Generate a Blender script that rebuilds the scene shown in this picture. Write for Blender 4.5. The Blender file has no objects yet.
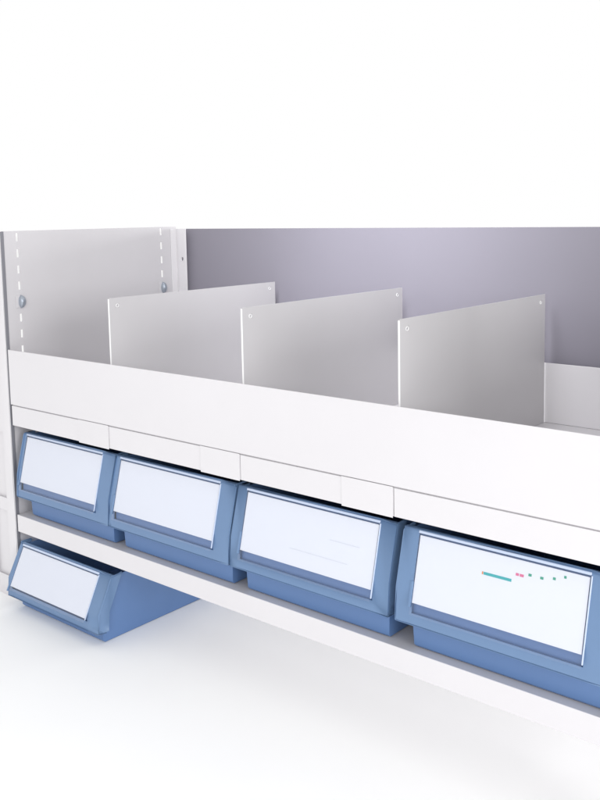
import bpy, bmesh, math
from mathutils import Matrix, Vector
S = bpy.context.scene
C = S.collection

# ------------------------------------------------------------------ camera
def cam_axes(yaw, pitch, roll):
    cy, sy, cp, sp = math.cos(yaw), math.sin(yaw), math.cos(pitch), math.sin(pitch)
    fwd = Vector((-sy*cp, cy*cp, -sp)); right = Vector((cy, sy, 0)); up = right.cross(fwd)
    cr, sr = math.cos(roll), math.sin(roll)
    return right*cr + up*sr, up*cr - right*sr, fwd
r, u, f = cam_axes(0.692503, 0.114000, -0.016960)
cam = bpy.data.objects.new('camera', bpy.data.cameras.new('camera')); C.objects.link(cam)
M = Matrix((r, u, -f)).transposed().to_4x4(); M.translation = Vector((1.342782, -0.816525, 0.212788))
cam.matrix_world = M
cd = cam.data
cd.sensor_fit = 'VERTICAL'; cd.sensor_width = 36; cd.sensor_height = 36
cd.lens = 36*910.23/800
cd.shift_x = -17.73/800; cd.shift_y = -81.30/800
cd.clip_start = .01; cd.clip_end = 200
S.camera = cam

# ------------------------------------------------------------------ light (white world, added lamps)
w = bpy.data.worlds.new('World'); S.world = w; w.use_nodes = True
bg = w.node_tree.nodes['Background']
bg.inputs[0].default_value = (1, 1, 1, 1); bg.inputs[1].default_value = 1.0
def area(name, loc, target, sx, sy, power, col=(1, 1, 1)):
    l = bpy.data.lights.new(name, 'AREA'); l.shape = 'RECTANGLE'; l.size = sx; l.size_y = sy
    l.energy = power; l.color = col
    o = bpy.data.objects.new(name, l); C.objects.link(o); o.location = loc
    o.rotation_euler = (Vector(target)-Vector(loc)).to_track_quat('-Z', 'Y').to_euler()
    return o
area('added_fill_right', (3.0, -.65, .45), (.1, .15, 0), 1.0, .8, 20)  # added lamp, source unseen; brightens the divider and side panel faces
area('added_fill_front', (1.9, -2.2, .75), (.2, .2, 0), 1.2, .8, 17)  # added frontal lamp with no visible source, lifts the front faces
area('added_fill_back', (.6, 2.2, .1), (.6, .2, -.48), 2.2, .8, 48)  # added low lamp behind the rack, whitens the floor under the shelf
area('added_fill_top', (.60, -.10, .60), (.47, .39, .12), .34, .18, 1.25, (.95, .96, 1)).data.spread = math.radians(70)  # added lamp that makes the pale pool on the back panel
S.view_settings.view_transform = 'Standard'; S.view_settings.look = 'None'
S.view_settings.exposure = 0.0; S.view_settings.gamma = 1

# ------------------------------------------------------------------ materials
def mat(name, col, rough=.4, metal=0., bump=.0, bscale=900., var=.0, vscale=6., stretch=(1, 1, 1), spec=.5, trans=0.):
    m = bpy.data.materials.new(name); m.use_nodes = True
    nt = m.node_tree; p = nt.nodes['Principled BSDF']
    p.inputs['Base Color'].default_value = (*col, 1); p.inputs['Roughness'].default_value = rough
    p.inputs['Metallic'].default_value = metal; p.inputs['Specular IOR Level'].default_value = spec
    p.inputs['Transmission Weight'].default_value = trans
    tc = nt.nodes.new('ShaderNodeTexCoord'); mp = nt.nodes.new('ShaderNodeMapping')
    nt.links.new(tc.outputs['Object'], mp.inputs[0]); mp.inputs['Scale'].default_value = stretch
    if bump:
        n = nt.nodes.new('ShaderNodeTexNoise'); n.inputs['Scale'].default_value = bscale; n.inputs['Detail'].default_value = 3
        nt.links.new(mp.outputs[0], n.inputs['Vector'])
        b = nt.nodes.new('ShaderNodeBump'); b.inputs['Strength'].default_value = bump; b.inputs['Distance'].default_value = .0004
        nt.links.new(n.outputs['Fac'], b.inputs['Height']); nt.links.new(b.outputs[0], p.inputs['Normal'])
    if var:
        n = nt.nodes.new('ShaderNodeTexNoise'); n.inputs['Scale'].default_value = vscale; n.inputs['Detail'].default_value = 6
        n.inputs['Roughness'].default_value = .6
        nt.links.new(mp.outputs[0], n.inputs['Vector'])
        cr = nt.nodes.new('ShaderNodeValToRGB'); e = cr.color_ramp.elements
        e[0].position = .3; e[1].position = .7
        e[0].color = (*[c*(1-var) for c in col], 1); e[1].color = (*[min(1, c*(1+var)) for c in col], 1)
        nt.links.new(n.outputs['Fac'], cr.inputs[0]); nt.links.new(cr.outputs[0], p.inputs['Base Color'])
        rr = nt.nodes.new('ShaderNodeMapRange'); rr.inputs[3].default_value = rough*.85; rr.inputs[4].default_value = rough*1.15
        nt.links.new(n.outputs['Fac'], rr.inputs[0]); nt.links.new(rr.outputs[0], p.inputs['Roughness'])
    return m
WHITE = mat('white_powder_coat', (.695, .68, .70), .38, bump=.12, bscale=1400, var=.012)
SIDE = mat('light_grey_powder_coat', (.59, .575, .595), .45, bump=.12, bscale=1400, var=.015)
GREY = mat('grey_divider_coat', (.52, .508, .52), .42, metal=.0, bump=.1, bscale=1600, var=.015)
LINE = mat('pale_grey_ink', (.72, .725, .76), .6)
RIM = mat('clear_plastic_edge', (.52, .60, .76), .18)
EDGE_SHADE = mat('painted_edge_shade', (.20, .20, .225), .5)
EDGE = mat('painted_edge_light', (.8, .8, .8), .35)  # whitened colour carries the highlight on divider front edges and hole rims
BACK = mat('lavender_grey_steel', (.24, .228, .270), .5, metal=.0, var=.02, vscale=3)
BLUE = mat('blue_plastic', (.138, .230, .395), .38, bump=.08, bscale=700, var=.03, vscale=14)
BLUED = mat('blue_plastic_body', (.105, .195, .395), .42, bump=.1, bscale=700, var=.03, vscale=14)
CARD = mat('white_card', (.83, .83, .86), .6, bump=.03, bscale=200, var=.008)
CLIP = mat('blue_grey_metal_clip', (.36, .40, .46), .3, metal=.5)
TEAL = mat('teal_ink', (.03, .42, .42), .6); PINK = mat('pink_ink', (.75, .16, .30), .6)
GREEN = mat('green_ink', (.04, .35, .22), .6); ORANGE = mat('orange_ink', (.8, .25, .05), .6)
FLOOR = mat('white_studio_floor', (.93, .93, .93), .7, var=.004)
def film(name):
    m = bpy.data.materials.new(name); m.use_nodes = True; nt = m.node_tree
    out = nt.nodes['Material Output']; nt.nodes.remove(nt.nodes['Principled BSDF'])
    t = nt.nodes.new('ShaderNodeBsdfTransparent'); t.inputs[0].default_value = (.97, .98, 1, 1)
    g = nt.nodes.new('ShaderNodeBsdfGlossy'); g.inputs['Roughness'].default_value = .04
    n = nt.nodes.new('ShaderNodeTexNoise'); n.inputs['Scale'].default_value = 9; n.inputs['Detail'].default_value = 1
    b = nt.nodes.new('ShaderNodeBump'); b.inputs['Strength'].default_value = .06; b.inputs['Distance'].default_value = .002
    nt.links.new(n.outputs['Fac'], b.inputs['Height']); nt.links.new(b.outputs[0], g.inputs['Normal'])
    lw = nt.nodes.new('ShaderNodeLayerWeight'); pw = nt.nodes.new('ShaderNodeMath'); pw.operation = 'POWER'; pw.inputs[1].default_value = 4
    nt.links.new(lw.outputs['Facing'], pw.inputs[0]); fr = nt.nodes.new('ShaderNodeMapRange')
    fr.inputs[3].default_value = .045; fr.inputs[4].default_value = .8; nt.links.new(pw.outputs[0], fr.inputs[0])
    mx = nt.nodes.new('ShaderNodeMixShader')
    nt.links.new(fr.outputs[0], mx.inputs[0]); nt.links.new(t.outputs[0], mx.inputs[1]); nt.links.new(g.outputs[0], mx.inputs[2])
    nt.links.new(mx.outputs[0], out.inputs[0]); return m
FILM = film('clear_plastic_film')

# ------------------------------------------------------------------ helpers
def mk(name, bm, m, parent=None, bevel=0., seg=2, solid=0., off=0., smooth=False):
    bmesh.ops.remove_doubles(bm, verts=bm.verts, dist=1e-6)
    bmesh.ops.recalc_face_normals(bm, faces=bm.faces)
    me = bpy.data.meshes.new(name); bm.to_mesh(me); bm.free()
    o = bpy.data.objects.new(name, me); C.objects.link(o)
    for mm in (m if isinstance(m, (list, tuple)) else [m]): me.materials.append(mm)
    if parent: o.parent = parent
    if solid:
        s = o.modifiers.new('thickness', 'SOLIDIFY'); s.thickness = solid; s.offset = off; s.use_even_offset = True
    if bevel:
        b = o.modifiers.new('bevel', 'BEVEL'); b.width = bevel; b.segments = seg; b.limit_method = 'ANGLE'
        b.angle_limit = math.radians(35); b.harden_normals = False
    if smooth or bevel:
        for p in me.polygons: p.use_smooth = True
        try:
            bpy.context.view_layer.objects.active = o
            me.set_sharp_from_angle(angle=math.radians(40))
        except Exception: pass
    return o
def box(bm, x0, x1, y0, y1, z0, z1):
    v = [bm.verts.new(p) for p in ((x0,y0,z0),(x1,y0,z0),(x1,y1,z0),(x0,y1,z0),(x0,y0,z1),(x1,y0,z1),(x1,y1,z1),(x0,y1,z1))]
    for q in ((0,1,2,3),(4,5,6,7),(0,1,5,4),(1,2,6,5),(2,3,7,6),(3,0,4,7)): bm.faces.new([v[i] for i in q])
def BX(*a):
    bm = bmesh.new(); box(bm, *a); return bm
def prism(pts, x0, x1, bm=None):
    """closed (y, z) outline extruded along x"""
    bm = bm or bmesh.new()
    a = [bm.verts.new((x0, y, z)) for y, z in pts]; b = [bm.verts.new((x1, y, z)) for y, z in pts]
    bm.faces.new(a); bm.faces.new(b)
    n = len(pts)
    for i in range(n): bm.faces.new((a[i], a[(i+1) % n], b[(i+1) % n], b[i]))
    return bm
def sheet(u0, u1, v0, v1, rects, rounds, to3):
    """sheet in (u, v) with rectangular holes (u0,u1,v0,v1) and round holes (u, v, r)"""
    bm = bmesh.new(); us = {u0, u1}; vs = {v0, v1}
    sq = [(a-r*1.6, a+r*1.6, b-r*1.6, b+r*1.6, a, b, r) for a, b, r in rounds]
    for h in list(rects)+sq: us |= {h[0], h[1]}; vs |= {h[2], h[3]}
    us = sorted(us); vs = sorted(vs)
    for i in range(len(us)-1):
        for j in range(len(vs)-1):
            cu = (us[i]+us[i+1])/2; cv = (vs[j]+vs[j+1])/2
            if any(h[0] < cu < h[1] and h[2] < cv < h[3] for h in rects): continue
            rd = [h for h in sq if h[0] < cu < h[1] and h[2] < cv < h[3]]
            if rd:
                continue
            bm.faces.new([bm.verts.new(to3(a, b)) for a, b in ((us[i], vs[j]), (us[i+1], vs[j]), (us[i+1], vs[j+1]), (us[i], vs[j+1]))])
    for a0, a1, b0, b1, a, b, r in sq:
        N = 16; ring = [(a+r*math.cos(2*math.pi*(k+.5)/N-math.pi), b+r*math.sin(2*math.pi*(k+.5)/N-math.pi)) for k in range(N)]
        R = r*1.6; outer = []
        for x, y in ring:
            dx, dy = x-a, y-b; s = R/max(abs(dx), abs(dy)); outer.append((a+dx*s, b+dy*s))
        for k in range(N):
            k2 = (k+1) % N; quad = [ring[k], ring[k2], outer[k2]]
            o1, o2 = outer[k], outer[k2]
            if abs(o1[0]-o2[0]) > 1e-9 and abs(o1[1]-o2[1]) > 1e-9:   # corner between
                cx = o1[0] if abs(abs(o1[0]-a)-R) < 1e-9 else o2[0]; cy = o1[1] if abs(abs(o1[1]-b)-R) < 1e-9 else o2[1]
                quad.append((cx, cy))
            quad.append(o1)
            bm.faces.new([bm.verts.new(to3(*p)) for p in quad])
    return bm
def thing(name, label, cat, loc=(0, 0, 0), group=None):
    o = bpy.data.objects.new(name, None); C.objects.link(o); o.location = loc; o.empty_display_size = .05
    o['label'] = label; o['category'] = cat
    if group: o['group'] = group
    return o

# ------------------------------------------------------------------ key sizes (metres; X along the rack, Y into it, Z up)
TOP = .1942; FZ = -.432
XR = 1.046; D = .3794
HF = -.0927; SB = -.127; DECK = -.0893
L2T = -.2805; L2B = -.3095

# ------------------------------------------------------------------ floor
bm = bmesh.new(); bmesh.ops.create_grid(bm, x_segments=2, y_segments=2, size=30)
fl = mk('floor', bm, FLOOR); fl.location.z = FZ; fl['kind'] = 'structure'

# ------------------------------------------------------------------ rack
rack = thing('shelving_rack', 'white and pale grey metal shelving rack with slotted side panel and lavender grey back', 'shelving rack', (0, 0, FZ))
def rk(o): o.location.z = -FZ; return o
SL = [.184-.0268*k for k in range(-0, 24)]
slots = []
for k, z in enumerate(SL):
    if z-.0067 > -.10:
        slots.append((.0290, .0332, z-.0067, z+.0067)); slots.append((.3386, .3429, z-.0067+.001, z+.0067+.001))
X0 = -.004
rk(mk('side_panel', sheet(.004, D, -.345, TOP, slots, [], lambda a, b: (X0-.0006, a, b)), SIDE, rack, solid=.0012))
rk(mk('end_panel_blocker', BX(XR+.0040, XR+.0052, .004, D, -.345, .085), SIDE, rack))   # unseen right hand end, cut low to shade the lower parts
for s in (0, 1):
    ox = 0 if s == 0 else XR
    sg = 1 if s == 0 else -1
    def fx(x): return ox+sg*x
    # front upright: white face with long rectangular punched openings, grey web behind
    cuts = [(-.066, -.027, -.257, -.142), (-.066, -.027, -.396, -.279)]
    m_ = sheet(-.078, -.005, FZ, TOP, cuts, [], lambda a, b: (fx(a), 0, b))
    rk(mk('front_upright', m_, WHITE, rack, solid=.0016, bevel=.0004))
    rk(mk('edge_shade', BX(*sorted((fx(-.0046), fx(-.0028))), .0004, .0066, FZ, TOP-.0004), EDGE_SHADE, rack, bevel=.0008))  # dark strip: shade along the side panel's front edge, put into colour
    for k, (a, b, c, d) in enumerate(cuts):
        rk(mk('upright_web', BX(*sorted((fx(a-.006), fx(b+.006))), 
            .0045, .0060, c-.006, d+.006), WHITE, rack))
    # rear post: a fold along the end panel and a flange with a bolt hole
    rk(mk('post_fold', BX(*sorted((fx(-.0038), fx(-.0028))), .3645, D-.001, -.345, TOP-.0045), WHITE, rack, bevel=.0004))
    m_ = sheet(-.003, .0240, FZ, TOP-.0045, [], [(.0120, .1315, .0034), (.0120, -.1, .0034)], lambda a, b: (fx(a), D, b))
    rk(mk('rear_post', m_, WHITE, rack, solid=.0016, bevel=.0004))
rk(mk('back_panel', BX(-.003, XR+.003, D+.012, D+.0135, L2B, .1895), BACK, rack))

# ------------------------------------------------------------------ upper shelf
sh = thing('shelf_tray', 'white metal shelf tray with tall front panel, the upper shelf holding three dividers', 'shelf', (0, 0, DECK))
def s1(o): o.location.z = -DECK; return o
s1(mk('deck', BX(.002, XR-.002, .0035, .3765, DECK-.0015, DECK), SIDE, sh))
s1(mk('front_panel', prism([(0, HF+.0009), (0, 0), (.0022, 0), (.0022, HF+.0009)], .0005, XR-.0005), WHITE, sh, bevel=.0006))
s1(mk('rear_lip', prism([(.3768, DECK), (.3768, -.0028), (.3785, -.0028), (.3785, DECK)], .025, XR-.025), WHITE, sh, bevel=.0005))
seams = [.0015, .2596, .5305, .7712, XR-.0015]
for a, b in zip(seams, seams[1:]):
    y = .0006
    s1(mk('edge_strip', prism([(y, HF-.0009), (y+.0018, HF-.0009), (y+.0018, SB+.0018), (.018, SB+.0018), (.018, SB), (y, SB)], a+.0005, b-.0005), WHITE, sh, bevel=.0005))
for b in seams[1:4]:
    # the lapped end of each strip stands a little proud and runs a little deeper
    s1(mk('strip_lap', prism([(-.0002, HF+.0002), (.0004, HF+.0002), (.0004, SB-.0014), (-.0002, SB-.0014)], b-.074, b-.0008), WHITE, sh, bevel=.0002))
s1(mk('edge_backing', BX(.002, XR-.002, .003, .005, SB+.004, DECK-.002), SIDE, sh))

# ------------------------------------------------------------------ lower shelf
s2 = thing('shelf_tray', 'white metal shelf with low front edge, the lower shelf carrying the row of blue bins', 'shelf', (0, 0, L2T))
def sl(o): o.location.z = -L2T; return o
sl(mk('deck', BX(.001, XR-.001, .0022, .3765, L2T-.0015, L2T-.0003), SIDE, s2))
sl(mk('front_edge', prism([(0, L2B), (0, L2T+.0004), (.002, L2T+.0004), (.002, L2B+.002), (.018, L2B+.002), (.018, L2B)], .0015, XR-.0015), WHITE, s2, bevel=.0006))

# ------------------------------------------------------------------ dividers
GD = 'grey sheet dividers standing in the upper shelf tray'
def divider(x, label):
    t = thing('shelf_divider', label, 'divider', (x, .012, DECK), GD)
    y0, y1, z1 = 0, .3612, .0961-DECK-.0003
    zb = .0004
    holes = [(.0145, .0840-DECK, .0020), (.3470, .0850-DECK, .0020)]
    bm = sheet(y0, y1, zb, z1, [], holes, lambda a, b: (0, a, b))
    mk('plate', bm, GREY, t, solid=.0012)
    # folded front edge
    mk('front_edge', BX(-.0011, .0011, -.0018, -.0001, zb, z1-.0012), EDGE, t, bevel=.0005)
    for a, b, r_ in holes:
        bm = bmesh.new(); N = 20
        rings = []
        for rr, xx in ((r_*.95, .0002), (r_*1.0, .0011), (r_*1.25, .0012), (r_*1.42, .0005)):
            rings.append([bm.verts.new((xx, a+rr*math.cos(2*math.pi*k/N), b+rr*math.sin(2*math.pi*k/N))) for k in range(N)])
        for p, q in zip(rings, rings[1:]):
            for k in range(N): bm.faces.new((p[k], p[(k+1) % N], q[(k+1) % N], q[k]))
        mk('hole_rim', bm, EDGE, t, smooth=True)
    return t
divider(.2582, 'grey divider nearest the slotted side panel, left of the other two dividers')
divider(.5299, 'middle grey divider, standing between the other two in the shelf tray')
divider(.7729, 'grey divider at right, its whole rear edge clear above the white rear lip')

# ------------------------------------------------------------------ shelf clips
def clip(y, z, label):
    bm = bmesh.new(); N = 10; K = 14
    rx, ry, rz = .0085, .0095, .0112
    V = {}
    for i in range(N+1):
        th = math.pi/2*i/N                         # 0 flat face rim -> pole at +y
        for j in range(K+1):
            ph = -math.pi/2+math.pi*j/K            # -z -> +z over +x
            V[i, j] = bm.verts.new((rx*math.cos(th)*math.cos(ph), ry*math.sin(th)*math.cos(ph)*1.0, rz*math.sin(ph)))
    for i in range(N):
        for j in range(K):
            bm.faces.new((V[i, j], V[i+1, j], V[i+1, j+1], V[i, j+1]))
    U = {(0, j): V[0, j] for j in range(K+1)}
    for i in range(1, 5):
        th = math.pi/2*i/4
        for j in range(K+1):
            ph = -math.pi/2+math.pi*j/K
            U[i, j] = bm.verts.new((rx*math.cos(th)*math.cos(ph), -.0042*math.sin(th)*math.cos(ph), rz*math.sin(ph)*(1-.04*i)))
    for i in range(4):
        for j in range(K): bm.faces.new((U[i, j], U[i+1, j], U[i+1, j+1], U[i, j+1]))
    t = thing('shelf_clip', label, 'clip', (X0+.0002, y, z), 'shelf clips pushed into the slotted side panel')
    mk('tab', bm, CLIP, t, bevel=.0006)
    mk('base_plate', BX(0, .0010, -.0085, -.0002, -.0105, .0105), SIDE, t, bevel=.0008)
clip(.0312, .0768, 'blue grey shelf clip in the front slot row, above the front panel corner')
clip(.3400, .0778, 'blue grey shelf clip in the rear slot row, beside the white rear post')

# ------------------------------------------------------------------ bins
def bin_box(x0, W, P0, P1, P2, base_y, base_z, label, group, depth=.345, marks=False, wl=.0085, wr=.0215, ruled=()):
    O = Vector((x0+W/2, P1[0], base_z))
    t = thing('storage_bin', label, 'bin', O, group)
    def L(p): return (p[0]-O.x, p[1]-O.y, p[2]-O.z)
    x1 = x0+W; slope = (P0[0]-P1[0])/(P0[1]-P1[1])        # dy/dz of the upper facet
    def yf(z): return P0[0]+slope*(z-P0[1]) if z > P1[1] else P1[0]+(P2[0]-P1[0])*(z-P1[1])/(P2[1]-P1[1])
    # frame : bent sheet with a window
    zt = P0[1]-.0035; zb = P2[1]+.012
    cols = [('b', x0), ('f', x0), ('f', x0+wl), ('f', x1-wr), ('f', x1-.0005), ('b', x1)]
    wing = .020
    rows = [('t', P0[1]), ('f', P0[1]), ('f', zt), ('f', P1[1]), ('f', zb), ('f', P2[1]), ('u', P2[1]-.002)]
    bm = bmesh.new(); G = {}
    for i, (ct, x) in enumerate(cols):
        for j, (rt, z) in enumerate(rows):
            y = yf(z)
            if rt == 't': y += .005
            if rt == 'u': y = base_y-.0012
            if ct == 'b':
                y = yf(min(z, P0[1]))+wing if rt != 'u' else yf(P2[1])+wing
                x_ = x
            else: x_ = x
            G[i, j] = bm.verts.new(L((x_, y, z)))
    for i in range(len(cols)-1):
        for j in range(len(rows)-1):
            if i == 2 and 2 <= j <= 3: continue
            bm.faces.new((G[i, j], G[i+1, j], G[i+1, j+1], G[i, j+1]))
    fr = mk('label_frame', bm, BLUE, t)
    # soften the bends first, then give the sheet its wall thickness
    b = fr.modifiers.new('bevel', 'BEVEL'); b.width = .0022; b.segments = 3; b.limit_method = 'ANGLE'; b.angle_limit = math.radians(25)
    s = fr.modifiers.new('thickness', 'SOLIDIFY'); s.thickness = .0018; s.offset = -1; 
    b = fr.modifiers.new('bevel2', 'BEVEL'); b.width = .0005; b.segments = 2; b.limit_method = 'ANGLE'; b.angle_limit = math.radians(50)
    for p in fr.data.polygons: p.use_smooth = True
    wn = fr.modifiers.new('normals', 'WEIGHTED_NORMAL'); wn.weight = 100
    # body : tapered open box
    it, ib = .005, .012
    rec = .0040
    prof = [(yf(P0[1]-.003)+rec, P0[1]-.003), (yf(P1[1])+rec, P1[1]), (yf(P2[1])+rec, P2[1]+.003), (base_y, P2[1]-.003), (base_y+.001, base_z+.004), (base_y+.004, base_z+.0004)]
    bm = bmesh.new(); R = []
    zt_, zb_ = P0[1], base_z
    for y, z in prof:
        k = (zt_-z)/(zt_-zb_); ins = it+(ib-it)*k
        R.append([bm.verts.new(L(p)) for p in ((x0+ins, y, z), (x1-ins, y, z), (x1-ins, depth, z), (x0+ins, depth, z))])
    for p, q in zip(R, R[1:]):
        for k in range(4): bm.faces.new((p[k], p[(k+1) % 4], q[(k+1) % 4], q[k]))
    bm.faces.new(R[-1])
    bo = mk('body', bm, BLUED, t)
    s = bo.modifiers.new('thickness', 'SOLIDIFY'); s.thickness = .002; s.offset = -1
    b = bo.modifiers.new('bevel', 'BEVEL'); b.width = .002; b.segments = 3; b.limit_method = 'ANGLE'; b.angle_limit = math.radians(40)
    for p in bo.data.polygons: p.use_smooth = True
    wn = bo.modifiers.new('normals', 'WEIGHTED_NORMAL'); wn.weight = 100
    # label card behind a clear film, on the upper facet's plane
    def pl(x, z, off): return L((x, P0[0]+slope*(z-P0[1])+off, z))
    cz0 = P0[1]-.0042; cz1 = P1[1]-.0135*(P0[1]-P2[1])/.106
    def slab(xa, xb, za, zb2, off, th):
        bm = bmesh.new(); v = []
        for o_ in (off, off+th):
            v.append([bm.verts.new(pl(x, z, o_)) for x, z in ((xa, zb2), (xb, zb2), (xb, za), (xa, za))])
        bm.faces.new(v[0]); bm.faces.new(v[1])
        for k in range(4): bm.faces.new((v[0][k], v[0][(k+1) % 4], v[1][(k+1) % 4], v[1][k]))
        return bm
    mk('label_card', slab(x0+wl+.0012, x1-wr-.0016, P0[1]-.0062, cz1, .0006, .0006), CARD, t)
    mk('cover_rim', slab(x0+wl-.0004, x1-wr+.0001, P0[1]-.0007, P0[1]-.0036, -.0013, .0022), RIM, t, bevel=.0006)
    mk('cover_rim', slab(x1-wr-.0002, x1-wr+.0014, P0[1]-.0040, zb+.004, -.0010, .0016), RIM, t, bevel=.0005)
    cv = mk('clear_cover', slab(x0+wl-.0006, x1-wr-.0004, P0[1]-.0038, zb, -.0004, .0005), FILM, t, bevel=.0002, seg=1)
    # little latch on the left edge of the cover
    mk('cover_latch', slab(x0+wl-.0030, x0+wl+.0006, P1[1]+.010, P1[1]-.018, -.0012, .003), BLUE, t, bevel=.0006)
    for a, b_, z_ in ruled: mk('ruled_line', slab(x0+a, x0+b_, z_, z_-.0006, .0003, .0002), LINE, t)
    if marks:
        for a, b_, z0, z1, m_ in ((.0975, .0990, -.1662, -.1690, ORANGE), (.0995, .132, -.1662, -.1690, TEAL), (.136, .1395, -.1590, -.1616, PINK), (.1405, .1450, -.1590, -.1616, PINK),
                                  (.150, .1535, -.1565, -.1590, GREEN), (.163, .1665, -.1565, -.1590, GREEN), (.1765, .1795, -.1540, -.1565, GREEN), (.188, .1905, -.1500, -.1525, GREEN)):
            mk('printed_mark', slab(x0+a+.005, x0+b_+.005, z0, z1, .00035, .0002), m_, t)
    return t
GB = 'blue storage bins in a row on the lower shelf'
Q = dict(P0=(.0130, -.1395), P1=(-.0035, -.2050), P2=(-.0065, -.2430), base_y=.0115, base_z=-.2800, group=GB)
bin_box(.0165, .2405, wr=.0300, label='leftmost blue bin on the lower shelf, beside the white upright', **Q)
bin_box(.2605, .2500, wl=.0095, wr=.0290, label='second blue bin from the left on the lower shelf, with a wide blank white label', **Q)
bin_box(.5150, .2520, wl=.0165, wr=.0225, ruled=((.16, .205, -.176), (.10, .19, -.198)), label='third blue bin from the left on the lower shelf, under the middle edge strip', **Q)
bin_box(.7780, .2460, wl=.0205, wr=.0250, label='rightmost blue bin on the lower shelf, its label printed with teal and pink marks', marks=True, **Q)
bin_box(.0090, .2420, P0=(.0, -.3262), P1=(-.0260, -.3800), P2=(-.0285, -.4080), base_y=-.012, depth=.29, wr=.028, base_z=FZ+.0004,
        label='blue bin standing by itself below the lower shelf, at bottom left', group=None)
